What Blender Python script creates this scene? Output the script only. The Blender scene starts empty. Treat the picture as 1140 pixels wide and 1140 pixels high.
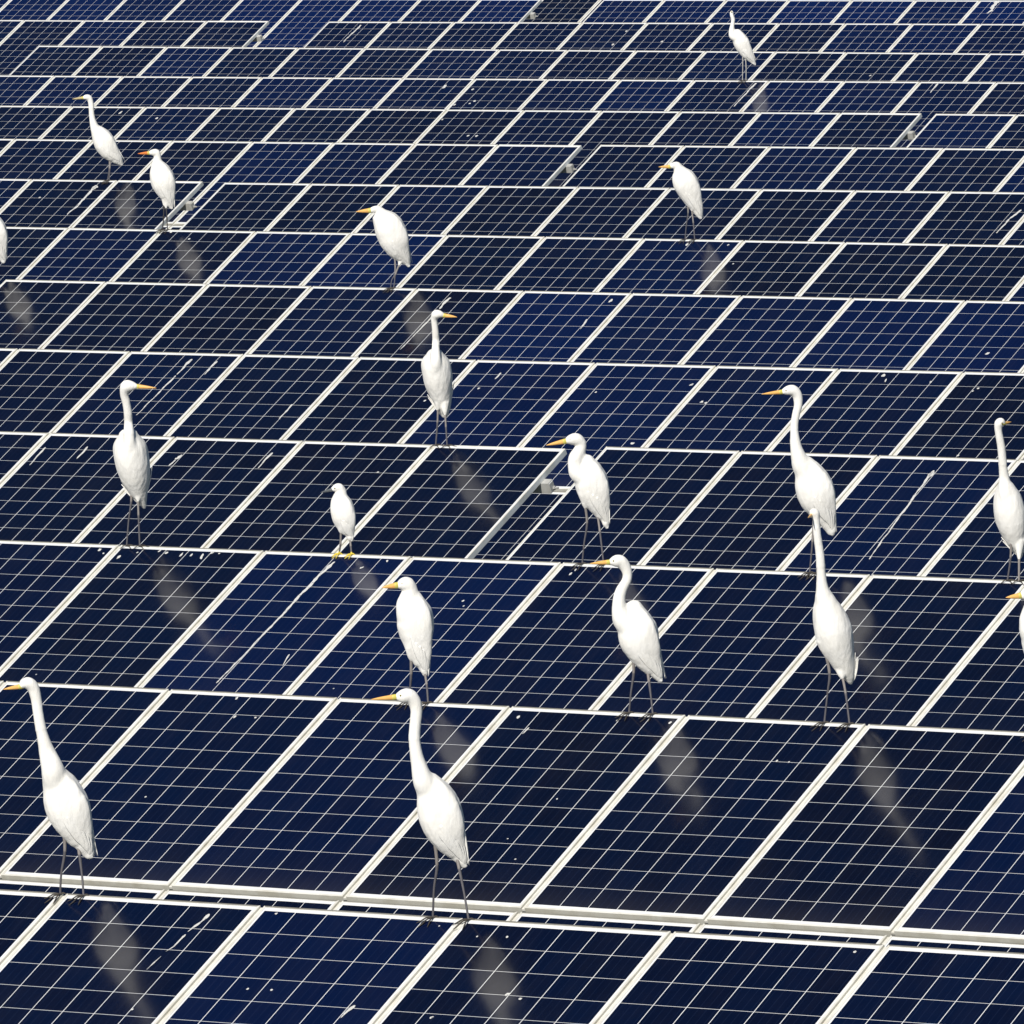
import bpy, bmesh, math, random
from mathutils import Vector, Matrix, noise

TILT = 0.479590
YAW = -0.584154
CAM = dict(z=8.2352, right=[0.835002, 0.549833, -0.021335], up=[-0.029498, 0.083448, 0.996075], fwd=[-0.549456, 0.831095, -0.085898], lens=360.963)
TABLES = [
    (0, -25.3045, 34.7835, 2.9516, -0.00073, -1, 5, 0, 0),
    (1, -28.361, 41.3053, 3.0148, -0.00191, -3, 5, 0, 0),
    (2, -34.3362, 47.8271, 3.0158, -0.0009, -1, 7, 0, 0),
    (3, -39.5613, 54.3489, 3.0258, 0.00015, -1, 4, 0, 1),
    (3, -35.2235, 54.3489, 3.049, -0.00057, 0, 4, 1, 0),
    (4, -44.5714, 60.8707, 3.0169, 0.00101, -1, 10, 0, 0),
    (5, -48.4521, 67.3926, 3.0204, -0.00054, -2, 10, 0, 0),
    (6, -53.5291, 73.9144, 2.9889, -0.00061, -1, 11, 0, 0),
    (7, -58.6744, 80.4362, 2.9931, 7e-05, -1, 2, 0, 1),
    (7, -56.4057, 80.4362, 2.9878, 0.0017, 0, 10, 1, 0),
    (8, -63.6375, 86.958, 2.9893, -1e-05, -1, 7, 0, 1),
    (8, -56.3351, 86.958, 3.0, 0.00145, 0, 6, 1, 0),
    (9, -67.605, 93.4799, 2.9713, 0.00073, -2, 11, 0, 1),
    (9, -56.3101, 93.4799, 2.9796, 0.00073, 0, 2, 1, 0),
    (10, -72.5732, 100.0017, 2.9695, 0.00052, -1, 14, 0, 0),
    (11, -76.5417, 106.5235, 3.0086, -0.00217, -1, 14, 1, 0),
    (12, -82.5221, 113.0453, 3.0374, -0.00045, -1, 4, 0, 1),
    (12, -77.5119, 113.0453, 3.034, 0.00023, 0, 12, 1, 0),
    (13, -86.4721, 119.5671, 3.055, 0.0, -2, 8, 0, 1),
    (13, -77.3545, 119.5671, 3.055, 0.0, 0, 7, 1, 0),
    (14, -83.3229, 126.089, 3.055, 0.0, 0, 3, 0, 0),
]
DROPS = [
    (2, 1, 'streak', [(0.033, 1.562), (0.013, 1.413), (0.004, 1.191), (0.011, 0.995), (-0.004, 0.857), (-0.007, 0.47), (-0.022, 0.298)], 0.0172),
    (4, 2, 'streak', [(-0.026, 1.494), (-0.015, 1.337), (-0.002, 1.141), (0.018, 0.955), (0.03, 0.678), (0.048, 0.474)], 0.0143),
    (4, 2, 'blob', [(-0.021, 1.478), (-0.014, 1.421)], 0.0277),
    (6, 3, 'streak', [(-0.124, 1.521), (-0.128, 1.425), (-0.123, 1.343)], 0.0284),
    (6, 3, 'streak', [(-0.118, 1.262), (-0.129, 1.01), (-0.133, 0.733)], 0.0141),
    (8, 0, 'streak', [(0.321, 1.539), (0.327, 1.308), (0.335, 1.114), (0.308, 1.004)], 0.0276),
    (8, 0, 'blob', [(0.321, 1.539), (0.327, 1.494)], 0.0433),
    (14, 9, 'streak', [(0.358, 1.592), (0.354, 1.265), (0.348, 1.052)], 0.0227),
    (9, 8, 'streak', [(0.406, 1.342), (0.366, 1.167), (0.357, 0.929)], 0.0212),
    (14, 12, 'streak', [(-0.247, 1.611), (-0.241, 1.401)], 0.0244),
    (0, 0, 'streak', [(0.288, 1.567), (0.276, 1.506), (0.262, 1.432)], 0.015),
    (0, 0, 'streak', [(0.261, 1.412), (0.254, 1.325), (0.237, 1.286)], 0.0097),
    (0, 0, 'streak', [(0.236, 1.25), (0.225, 1.15)], 0.0067),
    (5, 1, 'streak', [(0.1, 1.561), (0.089, 1.483), (0.093, 1.346)], 0.0209),
    (5, 1, 'streak', [(0.093, 1.334), (0.085, 1.061), (0.078, 0.785)], 0.0117),
    (5, 1, 'streak', [(0.332, 1.542), (0.329, 1.455), (0.334, 1.356)], 0.0156),
    (5, 2, 'streak', [(0.314, 0.992), (0.317, 0.882), (0.314, 0.796)], 0.0141),
    (3, 0, 'streak', [(-0.428, 1.473), (-0.428, 1.373), (-0.417, 1.252)], 0.0141),
    (3, 0, 'streak', [(-0.103, 1.498), (-0.098, 1.423), (-0.096, 1.346)], 0.0152),
    (3, 1, 'blob', [(-0.325, 1.429), (-0.34, 1.384)], 0.0198),
    (3, 1, 'streak', [(-0.34, 1.373), (-0.343, 1.296)], 0.0174),
    (3, 1, 'streak', [(0.35, 1.495), (0.347, 1.408), (0.353, 1.304)], 0.015),
    (19, 6, 'streak', [(-0.218, 1.645), (-0.205, 1.414), (-0.213, 1.293)], 0.0606),
    (17, 0, 'streak', [(0.073, 1.558), (0.059, 1.314), (0.056, 1.1)], 0.0239),
    (0, 1, 'streak', [(0.345, 1.002), (0.332, 0.949), (0.328, 0.91)], 0.0146),
    (1, 1, 'streak', [(-0.3, 1.475), (-0.305, 1.419)], 0.013),
    (5, 4, 'streak', [(-0.203, 1.482), (-0.208, 1.396)], 0.0166),
    (6, 4, 'streak', [(0.312, 1.249), (0.336, 1.102)], 0.0154),
    (2, 1, 'streak', [(0.288, 0.615), (0.31, 0.497)], 0.009),
    (0, 2, 'blob', [(-0.006, 1.153), (-0.009, 1.138)], 0.0153),
    (0, 2, 'blob', [(0.069, 1.127), (0.07, 1.117)], 0.0102),
    (0, 2, 'blob', [(-0.262, 0.96), (-0.269, 0.953)], 0.0109),
    (0, 2, 'blob', [(-0.235, 1.543), (-0.232, 1.533)], 0.0081),
    (1, 1, 'blob', [(0.247, 0.386), (0.247, 0.381)], 0.0076),
    (1, 1, 'blob', [(0.111, 0.546), (0.109, 0.544)], 0.006),
    (1, 1, 'blob', [(0.191, 0.896), (0.193, 0.89)], 0.0068),
    (0, 2, 'blob', [(-0.375, 1.529), (-0.375, 1.526)], 0.0059),
    (0, 1, 'blob', [(-0.226, 1.065), (-0.227, 1.061)], 0.0081),
    (0, 1, 'blob', [(-0.109, 1.07), (-0.109, 1.066)], 0.0081),
    (0, 1, 'blob', [(-0.405, 1.602), (-0.405, 1.597)], 0.0082),
    (0, 0, 'blob', [(0.326, 0.872), (0.326, 0.868)], 0.0074),
    (1, -1, 'blob', [(-0.079, 0.72), (-0.078, 0.716)], 0.0079),
    (0, 3, 'blob', [(0.393, 1.591), (0.394, 1.583)], 0.0101),
    (1, 1, 'blob', [(-0.411, 1.569), (-0.408, 1.549)], 0.0113),
    (2, 2, 'blob', [(0.089, 1.223), (0.089, 1.218)], 0.01),
    (2, 2, 'blob', [(0.123, 1.172), (0.124, 1.167)], 0.008),
    (5, 5, 'blob', [(0.093, 0.01), (0.094, 0.01)], 0.0137),
    (5, 5, 'blob', [(0.448, 1.397), (0.43, 1.38)], 0.0176),
    (5, 6, 'blob', [(-0.364, 1.176), (-0.369, 1.161)], 0.0176),
    (5, 6, 'blob', [(-0.325, 1.163), (-0.326, 1.151)], 0.0151),
    (5, 7, 'blob', [(0.315, 1.509), (0.317, 1.497)], 0.0149),
    (5, 8, 'blob', [(-0.281, 1.441), (-0.28, 1.431)], 0.0124),
    (5, 8, 'blob', [(-0.306, 1.404), (-0.306, 1.397)], 0.0099),
    (5, 7, 'blob', [(-0.109, 1.591), (-0.101, 1.56)], 0.0187),
    (5, 7, 'blob', [(-0.058, 1.527), (-0.049, 1.491)], 0.01),
    (14, 5, 'blob', [(0.177, 1.489), (0.188, 1.416)], 0.0273),
    (14, 6, 'blob', [(-0.404, 1.407), (-0.4, 1.39)], 0.021),
    (14, 6, 'blob', [(-0.221, 1.144), (-0.22, 1.123)], 0.023),
    (14, 6, 'blob', [(-0.259, 1.081), (-0.257, 1.069)], 0.0188),
    (14, 6, 'blob', [(-0.45, 1.05), (-0.453, 1.039)], 0.0209),
    (12, 5, 'blob', [(0.089, 1.096), (0.091, 1.08)], 0.0215),
    (12, 5, 'blob', [(0.201, 1.094), (0.203, 1.079)], 0.0215),
    (12, 5, 'blob', [(-0.447, 1.435), (-0.444, 1.423)], 0.0157),
    (17, 4, 'blob', [(0.299, 1.428), (0.3, 1.417)], 0.0211),
    (17, 4, 'blob', [(0.285, 1.089), (0.284, 1.066)], 0.0281),
    (17, 5, 'blob', [(-0.019, 1.165), (-0.017, 1.156)], 0.021),
    (12, 1, 'blob', [(-0.206, 1.412), (-0.206, 1.384)], 0.024),
    (12, 0, 'blob', [(0.237, 1.536), (0.231, 1.486)], 0.0221),
    (8, 0, 'blob', [(-0.208, 1.312), (-0.205, 1.301)], 0.0156),
    (1, -1, 'blob', [(-0.072, 1.608), (-0.071, 1.589)], 0.0106),
    (1, -1, 'blob', [(0.013, 1.445), (0.014, 1.429)], 0.0115),
    (1, -1, 'blob', [(0.136, 1.446), (0.137, 1.435)], 0.0088),
    (5, 3, 'blob', [(0.387, 1.091), (0.387, 1.083)], 0.014),
    (5, 4, 'blob', [(-0.271, 1.272), (-0.27, 1.265)], 0.0128),
    (5, 5, 'blob', [(-0.286, 1.262), (-0.285, 1.254)], 0.0114),
    (6, 4, 'blob', [(0.378, 1.548), (0.371, 1.507)], 0.0183),
    (5, 5, 'blob', [(0.392, 0.611), (0.369, 0.603)], 0.0188),
    (6, 8, 'blob', [(0.088, 0.9), (0.074, 0.884)], 0.0218),
    (15, 11, 'blob', [(0.125, 1.099), (0.125, 1.091)], 0.0196),
    (2, -1, 'blob', [(0.398, 1.598), (0.403, 1.574)], 0.0134),
    (2, -1, 'blob', [(0.448, 1.558), (0.45, 1.548)], 0.0093),
    (2, 0, 'blob', [(-0.437, 1.537), (-0.435, 1.508)], 0.0134),
    (2, 0, 'blob', [(-0.197, 1.609), (-0.198, 1.59)], 0.0103),
    (2, 0, 'blob', [(-0.137, 1.593), (-0.141, 1.574)], 0.0134),
    (2, 0, 'blob', [(-0.028, 1.586), (-0.024, 1.552)], 0.0092),
    (2, 0, 'blob', [(0.044, 1.585), (0.043, 1.561)], 0.0092),
    (2, 0, 'blob', [(0.114, 1.589), (0.13, 1.538)], 0.0113),
    (2, 0, 'blob', [(0.175, 1.608), (0.162, 1.597)], 0.0144),
    (2, 0, 'blob', [(0.223, 1.601), (0.22, 1.596)], 0.0082),
    (2, 0, 'blob', [(-0.338, 1.581), (-0.338, 1.571)], 0.0082),
    (1, 1, 'blob', [(0.154, 1.581), (0.155, 1.562)], 0.0095),
    (1, 1, 'blob', [(0.451, 1.581), (0.451, 1.573)], 0.0112),
    (0, 1, 'blob', [(0.331, 1.599), (0.327, 1.575)], 0.0081),
    (0, 1, 'blob', [(0.418, 1.587), (0.419, 1.581)], 0.0052),
    (7, 1, 'blob', [(-0.121, 1.505), (-0.12, 1.49)], 0.0174),
    (7, 1, 'blob', [(-0.376, 1.613), (-0.387, 1.599)], 0.0159),
    (7, 6, 'blob', [(-0.026, 1.578), (-0.02, 1.542)], 0.0169),
    (7, 6, 'blob', [(0.389, 1.573), (0.391, 1.561)], 0.0138),
    (7, 7, 'blob', [(-0.406, 1.266), (-0.405, 1.257)], 0.0107),
    (2, 3, 'blob', [(-0.385, 1.548), (-0.384, 1.526)], 0.01),
    (2, 3, 'blob', [(-0.376, 1.586), (-0.374, 1.568)], 0.009),
    (3, 2, 'blob', [(0.274, 1.309), (0.273, 1.299)], 0.0115),
    (5, 8, 'blob', [(0.011, 0.582), (0.001, 0.573)], 0.0123),
    (2, 1, 'blob', [(0.369, 1.601), (0.376, 1.582)], 0.0091),
    (2, 1, 'blob', [(0.252, 1.518), (0.237, 1.507)], 0.0112),
    (1, 2, 'blob', [(0.26, 1.304), (0.259, 1.296)], 0.0076),
    (1, 2, 'blob', [(0.187, 1.313), (0.192, 1.298)], 0.0068),
]
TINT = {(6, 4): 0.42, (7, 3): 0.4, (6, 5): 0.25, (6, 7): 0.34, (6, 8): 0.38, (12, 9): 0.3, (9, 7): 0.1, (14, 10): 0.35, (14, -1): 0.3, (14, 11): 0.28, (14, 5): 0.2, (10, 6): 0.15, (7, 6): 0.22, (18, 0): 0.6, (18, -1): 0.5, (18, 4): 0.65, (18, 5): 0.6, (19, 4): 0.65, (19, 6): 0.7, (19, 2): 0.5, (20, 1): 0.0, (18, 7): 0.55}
BIRDS = [
    {'id': 'b1', 'label': 'tall white egret at the lower left with stretched slanting neck, bill pointing left', 'loc': [-25.2596, 34.7799, 2.9497], 'body': [(-0.0554, -0.0209, 0.5297, 0.0457), (-0.0332, -0.0137, 0.476, 0.0707), (-0.0171, -0.0084, 0.4227, 0.0873), (0.002, -0.0022, 0.3639, 0.0915), (0.0231, 0.0047, 0.3051, 0.0769), (0.0483, 0.0128, 0.2459, 0.054), (0.0657, 0.0184, 0.2009, 0.0374), (0.0772, 0.0222, 0.1688, 0.0208)], 'neck': [(-0.19, -0.0645, 0.897, 0.0104), (-0.1733, -0.0595, 0.9086, 0.0218), (-0.1548, -0.0539, 0.9096, 0.027), (-0.1358, -0.048, 0.8896, 0.026), (-0.1246, -0.0442, 0.845, 0.0239), (-0.1187, -0.0421, 0.7902, 0.0229), (-0.1101, -0.0389, 0.7268, 0.0239), (-0.0973, -0.0346, 0.6632, 0.0291), (-0.0804, -0.029, 0.5993, 0.0395), (-0.0625, -0.0434, 0.5431, 0.0499)], 'bill': ((-0.1859, -0.0633, 0.8979), (-0.26, -0.0857, 0.8897), 0.0104), 'legs': [[(-0.0247, -0.0096, 0.2817), (-0.0224, 0.0051, 0.1909), (-0.041, 0.0167, 0.0904), (-0.0477, 0.0315, 0.0)], [(0.0301, 0.0072, 0.2575), (0.039, -0.0048, 0.1751), (0.0487, -0.0188, 0.0824), (0.0531, -0.0351, 0.0)]], 'q': 0.8, 'front': 0, 'leg': 'dark', 'billc': 'orange', 'face': -1, 'feet': 'dark', 'tone': 0},
    {'id': 'b2', 'label': 'tallest white egret in front, striding left on the front panel edge with long orange bill', 'loc': [-23.3397, 34.7799, 2.9483], 'body': [(-0.0729, -0.0257, 0.5842, 0.0406), (-0.0586, -0.0212, 0.5424, 0.0669), (-0.0415, -0.0157, 0.4903, 0.0852), (-0.0285, -0.0114, 0.4384, 0.0892), (-0.0134, -0.0066, 0.3864, 0.0842), (0.0058, -0.0005, 0.3362, 0.0669), (0.032, 0.0077, 0.2866, 0.0436), (0.0485, 0.0129, 0.2498, 0.0294), (0.056, 0.0153, 0.2249, 0.0172)], 'neck': [(-0.202, -0.0668, 0.9312, 0.0122), (-0.1797, -0.0601, 0.933, 0.0274), (-0.1513, -0.0516, 0.9343, 0.0304), (-0.1295, -0.0449, 0.9116, 0.0284), (-0.1202, -0.0418, 0.8732, 0.0253), (-0.1254, -0.0431, 0.8224, 0.0243), (-0.1308, -0.0443, 0.7614, 0.0253), (-0.126, -0.0424, 0.6998, 0.0284), (-0.116, -0.0391, 0.6481, 0.0335), (-0.1011, -0.0442, 0.5871, 0.0436)], 'bill': ((-0.204, -0.0674, 0.9314), (-0.3034, -0.0972, 0.927), 0.0112), 'legs': [[(-0.0598, -0.0202, 0.3483), (-0.0504, 0.0049, 0.2274), (-0.0648, 0.0253, 0.1282), (-0.0725, 0.048, 0.0)], [(0.0225, 0.0047, 0.3127), (0.0406, -0.0092, 0.2119), (0.0588, -0.0272, 0.1117), (0.0745, -0.0492, 0.0)]], 'q': 0.8, 'front': 0, 'leg': 'dark', 'billc': 'orange', 'face': -1, 'feet': 'dark', 'tone': 0},
    {'id': 'b3', 'label': 'white egret with S-curved neck and humped back, orange bill pointing left, right of centre', 'loc': [-26.591, 41.3017, 3.0096], 'body': [(-0.0212, -0.0095, 0.5287, 0.04), (-0.0127, -0.0067, 0.474, 0.0714), (-0.0067, -0.0046, 0.4255, 0.094), (0.0028, -0.0014, 0.3724, 0.0957), (0.021, 0.0043, 0.3215, 0.0853), (0.0435, 0.0114, 0.2695, 0.0653), (0.0688, 0.0192, 0.2244, 0.0453), (0.0856, 0.0244, 0.1885, 0.0296), (0.0948, 0.0273, 0.167, 0.0174)], 'neck': [(-0.1305, -0.0435, 0.743, 0.0139), (-0.1086, -0.0369, 0.7462, 0.0279), (-0.0824, -0.0291, 0.7448, 0.0313), (-0.0584, -0.0218, 0.7173, 0.0279), (-0.0479, -0.0184, 0.6773, 0.0235), (-0.0574, -0.021, 0.6401, 0.0244), (-0.0781, -0.027, 0.6088, 0.0287), (-0.0912, -0.0307, 0.5657, 0.0313), (-0.0906, -0.0302, 0.5132, 0.0366), (-0.0776, -0.026, 0.4599, 0.0487)], 'bill': ((-0.1349, -0.0448, 0.7432), (-0.2267, -0.0722, 0.7411), 0.0113), 'legs': [[(-0.0287, -0.0103, 0.2865), (-0.0276, 0.0055, 0.2017), (-0.0424, 0.0191, 0.1043), (-0.0535, 0.0354, 0.0)], [(0.0367, 0.0095, 0.2349), (0.0454, -0.0047, 0.1574), (0.0525, -0.0212, 0.089), (0.0596, -0.0394, 0.0)]], 'q': 0.8, 'front': 0, 'leg': 'dark', 'billc': 'orange', 'face': -1, 'feet': 'dark', 'tone': 0},
    {'id': 'b4', 'label': "white long-necked egret whose tail the forward egret's head overlaps, bill pointing left", 'loc': [-29.6411, 47.8236, 3.0097], 'body': [(-0.0302, -0.0124, 0.6188, 0.0452), (-0.0076, -0.0054, 0.5595, 0.0796), (0.0131, 0.0011, 0.4949, 0.1013), (0.0354, 0.0082, 0.421, 0.0995), (0.0598, 0.0158, 0.3562, 0.0778), (0.0859, 0.0239, 0.2858, 0.0489), (0.1048, 0.0299, 0.2231, 0.0235)], 'neck': [(-0.1489, -0.0499, 1.0101, 0.0145), (-0.1251, -0.0428, 1.0162, 0.0253), (-0.094, -0.0336, 1.0165, 0.0308), (-0.069, -0.026, 0.988, 0.028), (-0.0645, -0.0244, 0.9351, 0.0244), (-0.0783, -0.0282, 0.8812, 0.0226), (-0.0886, -0.0309, 0.8181, 0.0235), (-0.0863, -0.0298, 0.7452, 0.0289), (-0.0766, -0.0266, 0.6811, 0.038), (-0.0559, -0.02, 0.6128, 0.0525)], 'bill': ((-0.1526, -0.051, 1.0103), (-0.266, -0.0846, 1.0031), 0.0118), 'legs': [[(0.0143, 0.0022, 0.3675), (-0.0, 0.0054, 0.1767), (-0.018, 0.0119, 0.0)], [(0.0467, 0.012, 0.3387), (0.0341, -0.002, 0.1767), (0.02, -0.0132, 0.0)]], 'q': 0.8, 'front': 0, 'leg': 'dark', 'billc': 'orange', 'face': -1, 'feet': 'dark', 'tone': 0},
    {'id': 'b5', 'label': 'white egret with straight upright neck and tiny head turned toward the camera, overlapping another egret', 'loc': [-25.485, 41.3017, 3.0074], 'body': [(-0.0438, -0.04, 0.6234, 0.0375), (-0.0306, -0.0264, 0.5494, 0.0688), (-0.0112, -0.0113, 0.4735, 0.0891), (0.0051, 0.0027, 0.4009, 0.0859), (0.0247, 0.0161, 0.3362, 0.0703), (0.0474, 0.0302, 0.2713, 0.05), (0.0641, 0.0397, 0.2291, 0.0328), (0.0715, 0.0455, 0.2, 0.0172)], 'neck': [(-0.1045, -0.1098, 1.0125, 0.0109), (-0.0965, -0.1095, 1.0201, 0.0211), (-0.0855, -0.107, 1.0181, 0.0227), (-0.0797, -0.1006, 0.9827, 0.018), (-0.0759, -0.0898, 0.9154, 0.0195), (-0.0647, -0.0733, 0.8191, 0.0211), (-0.0597, -0.058, 0.7231, 0.025), (-0.0559, -0.0477, 0.659, 0.0313), (-0.0457, -0.0361, 0.5947, 0.0469)], 'bill': ((-0.1014, -0.109, 1.0107), (-0.1217, -0.2001, 1.0052), 0.0078), 'legs': [[(-0.0478, -0.0108, 0.3563), (-0.0273, 0.008, 0.2439), (-0.038, 0.0217, 0.1483), (-0.0556, 0.0367, 0.0)], [(0.0304, 0.0051, 0.2429), (0.0467, -0.0159, 0.1505), (0.0616, -0.0407, 0.0)]], 'q': 0.95, 'front': 1, 'leg': 'dark', 'billc': 'orange', 'face': -1, 'feet': 'dark', 'tone': 0},
    {'id': 'b6', 'label': 'hunched white egret with folded neck and orange bill, directly behind the tallest egret', 'loc': [-27.8774, 41.3017, 3.012], 'body': [(-0.0104, -0.0077, 0.5236, 0.0448), (-0.0101, -0.0072, 0.4727, 0.0809), (-0.0056, -0.0052, 0.4143, 0.091), (0.0003, -0.0026, 0.3558, 0.0845), (0.0077, 0.0004, 0.2972, 0.0686), (0.0173, 0.0042, 0.2457, 0.0549), (0.0257, 0.0075, 0.2016, 0.039), (0.0307, 0.0095, 0.165, 0.0231), (0.0332, 0.0105, 0.1467, 0.0116)], 'neck': [(-0.0855, -0.0345, 0.5825, 0.0159), (-0.0652, -0.0274, 0.5871, 0.0318), (-0.0422, -0.0193, 0.5851, 0.0383), (-0.0262, -0.0135, 0.5594, 0.0376), (-0.0341, -0.016, 0.525, 0.0448), (-0.0444, -0.0193, 0.4856, 0.0535), (-0.0395, -0.0173, 0.4453, 0.0607)], 'bill': ((-0.0912, -0.0365, 0.5843), (-0.1627, -0.0616, 0.5776), 0.0144), 'legs': [[(-0.0296, -0.0123, 0.2412), (-0.0318, 0.0019, 0.1454), (-0.0386, 0.0155, 0.0714), (-0.0458, 0.0303, 0.0)], [(0.0303, 0.0092, 0.1796), (0.043, -0.0088, 0.094), (0.0481, -0.0318, 0.0)]], 'q': 0.8, 'front': 0, 'leg': 'dark', 'billc': 'orange', 'face': -1, 'feet': 'dark', 'tone': 0},
    {'id': 'b7', 'label': 'white egret facing the camera with bill turned right, above the panel with splattered droppings', 'loc': [-34.2321, 47.8236, 3.0138], 'body': [(-0.0102, -0.0615, 0.6475, 0.0576), (-0.0034, -0.045, 0.5861, 0.0923), (0.0051, -0.0258, 0.5144, 0.1013), (0.0149, -0.0097, 0.4529, 0.0973), (0.0248, 0.0064, 0.3915, 0.0844), (0.0376, 0.022, 0.33, 0.0615), (0.0518, 0.0346, 0.2787, 0.0377), (0.0661, 0.0462, 0.2305, 0.0139)], 'neck': [(0.0457, -0.1523, 0.9356, 0.0169), (0.0178, -0.1487, 0.9379, 0.0298), (-0.0103, -0.1437, 0.935, 0.0357), (-0.0237, -0.1297, 0.8932, 0.0258), (-0.0145, -0.1164, 0.842, 0.0238), (-0.0066, -0.1001, 0.7805, 0.0248), (-0.0058, -0.0826, 0.7191, 0.0258), (-0.003, -0.1152, 0.6622, 0.0318), (0.0002, -0.1151, 0.5923, 0.0338), (0.0023, -0.1028, 0.5313, 0.0278), (0.0019, -0.0732, 0.4789, 0.0149)], 'bill': ((0.0437, -0.152, 0.9356), (0.1601, -0.1665, 0.9244), 0.0129), 'legs': [[(-0.004, 0.0019, 0.3427), (-0.0043, 0.0093, 0.2623), (-0.0222, 0.0177, 0.1522), (-0.0372, 0.0246, 0.0)], [(0.0347, -0.0041, 0.2925), (0.0364, -0.0153, 0.1838), (0.0392, -0.0259, 0.0)]], 'q': 1.05, 'front': 1, 'leg': 'dark', 'billc': 'orange', 'face': 1, 'feet': 'dark', 'tone': 0},
    {'id': 'b8', 'label': 'smallest white egret, hunched, with dark bill and bright yellow feet', 'loc': [-32.7569, 47.8236, 3.0125], 'body': [(-0.0171, -0.0087, 0.3401, 0.0369), (-0.0134, -0.0072, 0.3062, 0.0587), (-0.0067, -0.0044, 0.2608, 0.0677), (0.0023, -0.0009, 0.2154, 0.0655), (0.0125, 0.003, 0.1727, 0.0531), (0.0206, 0.0061, 0.1357, 0.0347), (0.0288, 0.0093, 0.1043, 0.0179), (0.0328, 0.0108, 0.0878, 0.0073)], 'neck': [(-0.0641, -0.0256, 0.3786, 0.0123), (-0.0439, -0.0185, 0.3843, 0.0235), (-0.025, -0.0119, 0.3838, 0.028), (-0.0127, -0.0074, 0.3635, 0.0313), (-0.0189, -0.0093, 0.3346, 0.0414)], 'bill': ((-0.0664, -0.0264, 0.3765), (-0.1296, -0.0485, 0.3641), 0.0095), 'legs': [[(-0.0191, -0.008, 0.1547), (-0.0253, 0.0069, 0.0635), (-0.035, 0.0232, 0.0)], [(0.0262, 0.0083, 0.1129), (0.0334, -0.0065, 0.0523), (0.0366, -0.0242, 0.0)]], 'q': 0.8, 'front': 0, 'leg': 'dark', 'billc': 'dark', 'face': -1, 'feet': 'yellow', 'tone': 1},
    {'id': 'b9', 'label': 'white egret near the picture centre, breast to the camera, bill turned right', 'loc': [-36.4627, 54.3454, 3.0244], 'body': [(-0.0258, -0.0434, 0.5902, 0.0568), (-0.0223, -0.0285, 0.5367, 0.089), (-0.0125, -0.0103, 0.4685, 0.0956), (-0.0063, 0.0056, 0.4101, 0.0909), (0.0037, 0.0209, 0.3517, 0.0776), (0.0156, 0.036, 0.2933, 0.0606), (0.0238, 0.0502, 0.2397, 0.0435), (0.0274, 0.0639, 0.1901, 0.0208)], 'neck': [(0.0324, -0.1265, 0.8473, 0.0151), (0.0117, -0.1253, 0.8543, 0.0246), (-0.012, -0.1212, 0.8525, 0.0303), (-0.0241, -0.111, 0.8235, 0.0218), (-0.0213, -0.0988, 0.7797, 0.0208), (-0.0177, -0.0853, 0.7311, 0.0227), (-0.017, -0.0714, 0.6825, 0.0237), (-0.0188, -0.087, 0.6362, 0.0275), (-0.0207, -0.1027, 0.59, 0.0341), (-0.0191, -0.1061, 0.5333, 0.036), (-0.0186, -0.0893, 0.475, 0.0246)], 'bill': ((0.0324, -0.1265, 0.8473), (0.1212, -0.1364, 0.8347), 0.0133), 'legs': [[(-0.0132, 0.0029, 0.268), (-0.0186, 0.0126, 0.1534), (-0.0332, 0.022, 0.0)], [(0.0305, -0.0038, 0.2296), (0.0349, -0.0155, 0.126), (0.0397, -0.0262, 0.0)]], 'q': 1.05, 'front': 1, 'leg': 'dark', 'billc': 'orange', 'face': 1, 'feet': 'dark', 'tone': 0},
    {'id': 'b10', 'label': 'white egret with neck folded against its humped back, bill above a table gap', 'loc': [-31.0868, 47.8236, 3.011], 'body': [(-0.0222, -0.0103, 0.5904, 0.0446), (-0.014, -0.0076, 0.5444, 0.076), (-0.0035, -0.0041, 0.494, 0.0908), (0.0112, 0.0006, 0.4435, 0.0917), (0.0282, 0.0061, 0.3846, 0.0809), (0.0487, 0.0125, 0.3296, 0.0603), (0.0675, 0.0185, 0.2789, 0.0372), (0.0782, 0.0219, 0.2369, 0.0206), (0.0827, 0.0234, 0.2143, 0.0091)], 'neck': [(-0.1318, -0.0437, 0.6995, 0.0165), (-0.1068, -0.0363, 0.7066, 0.0297), (-0.0736, -0.0264, 0.7066, 0.0355), (-0.0494, -0.019, 0.6764, 0.0314), (-0.0609, -0.0222, 0.6396, 0.0363), (-0.0815, -0.0281, 0.6058, 0.0413), (-0.0882, -0.0299, 0.5646, 0.0396), (-0.0767, -0.0261, 0.5184, 0.0463)], 'bill': ((-0.1359, -0.045, 0.6997), (-0.244, -0.0772, 0.6818), 0.014), 'legs': [[(-0.037, -0.0133, 0.3546), (-0.0252, 0.0065, 0.2364), (-0.044, 0.0203, 0.1194), (-0.0566, 0.0374, 0.0)], [(0.0315, 0.0076, 0.3014), (0.0454, -0.0143, 0.187), (0.0624, -0.0412, 0.0)]], 'q': 0.8, 'front': 0, 'leg': 'dark', 'billc': 'orange', 'face': -1, 'feet': 'dark', 'tone': 0},
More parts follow.
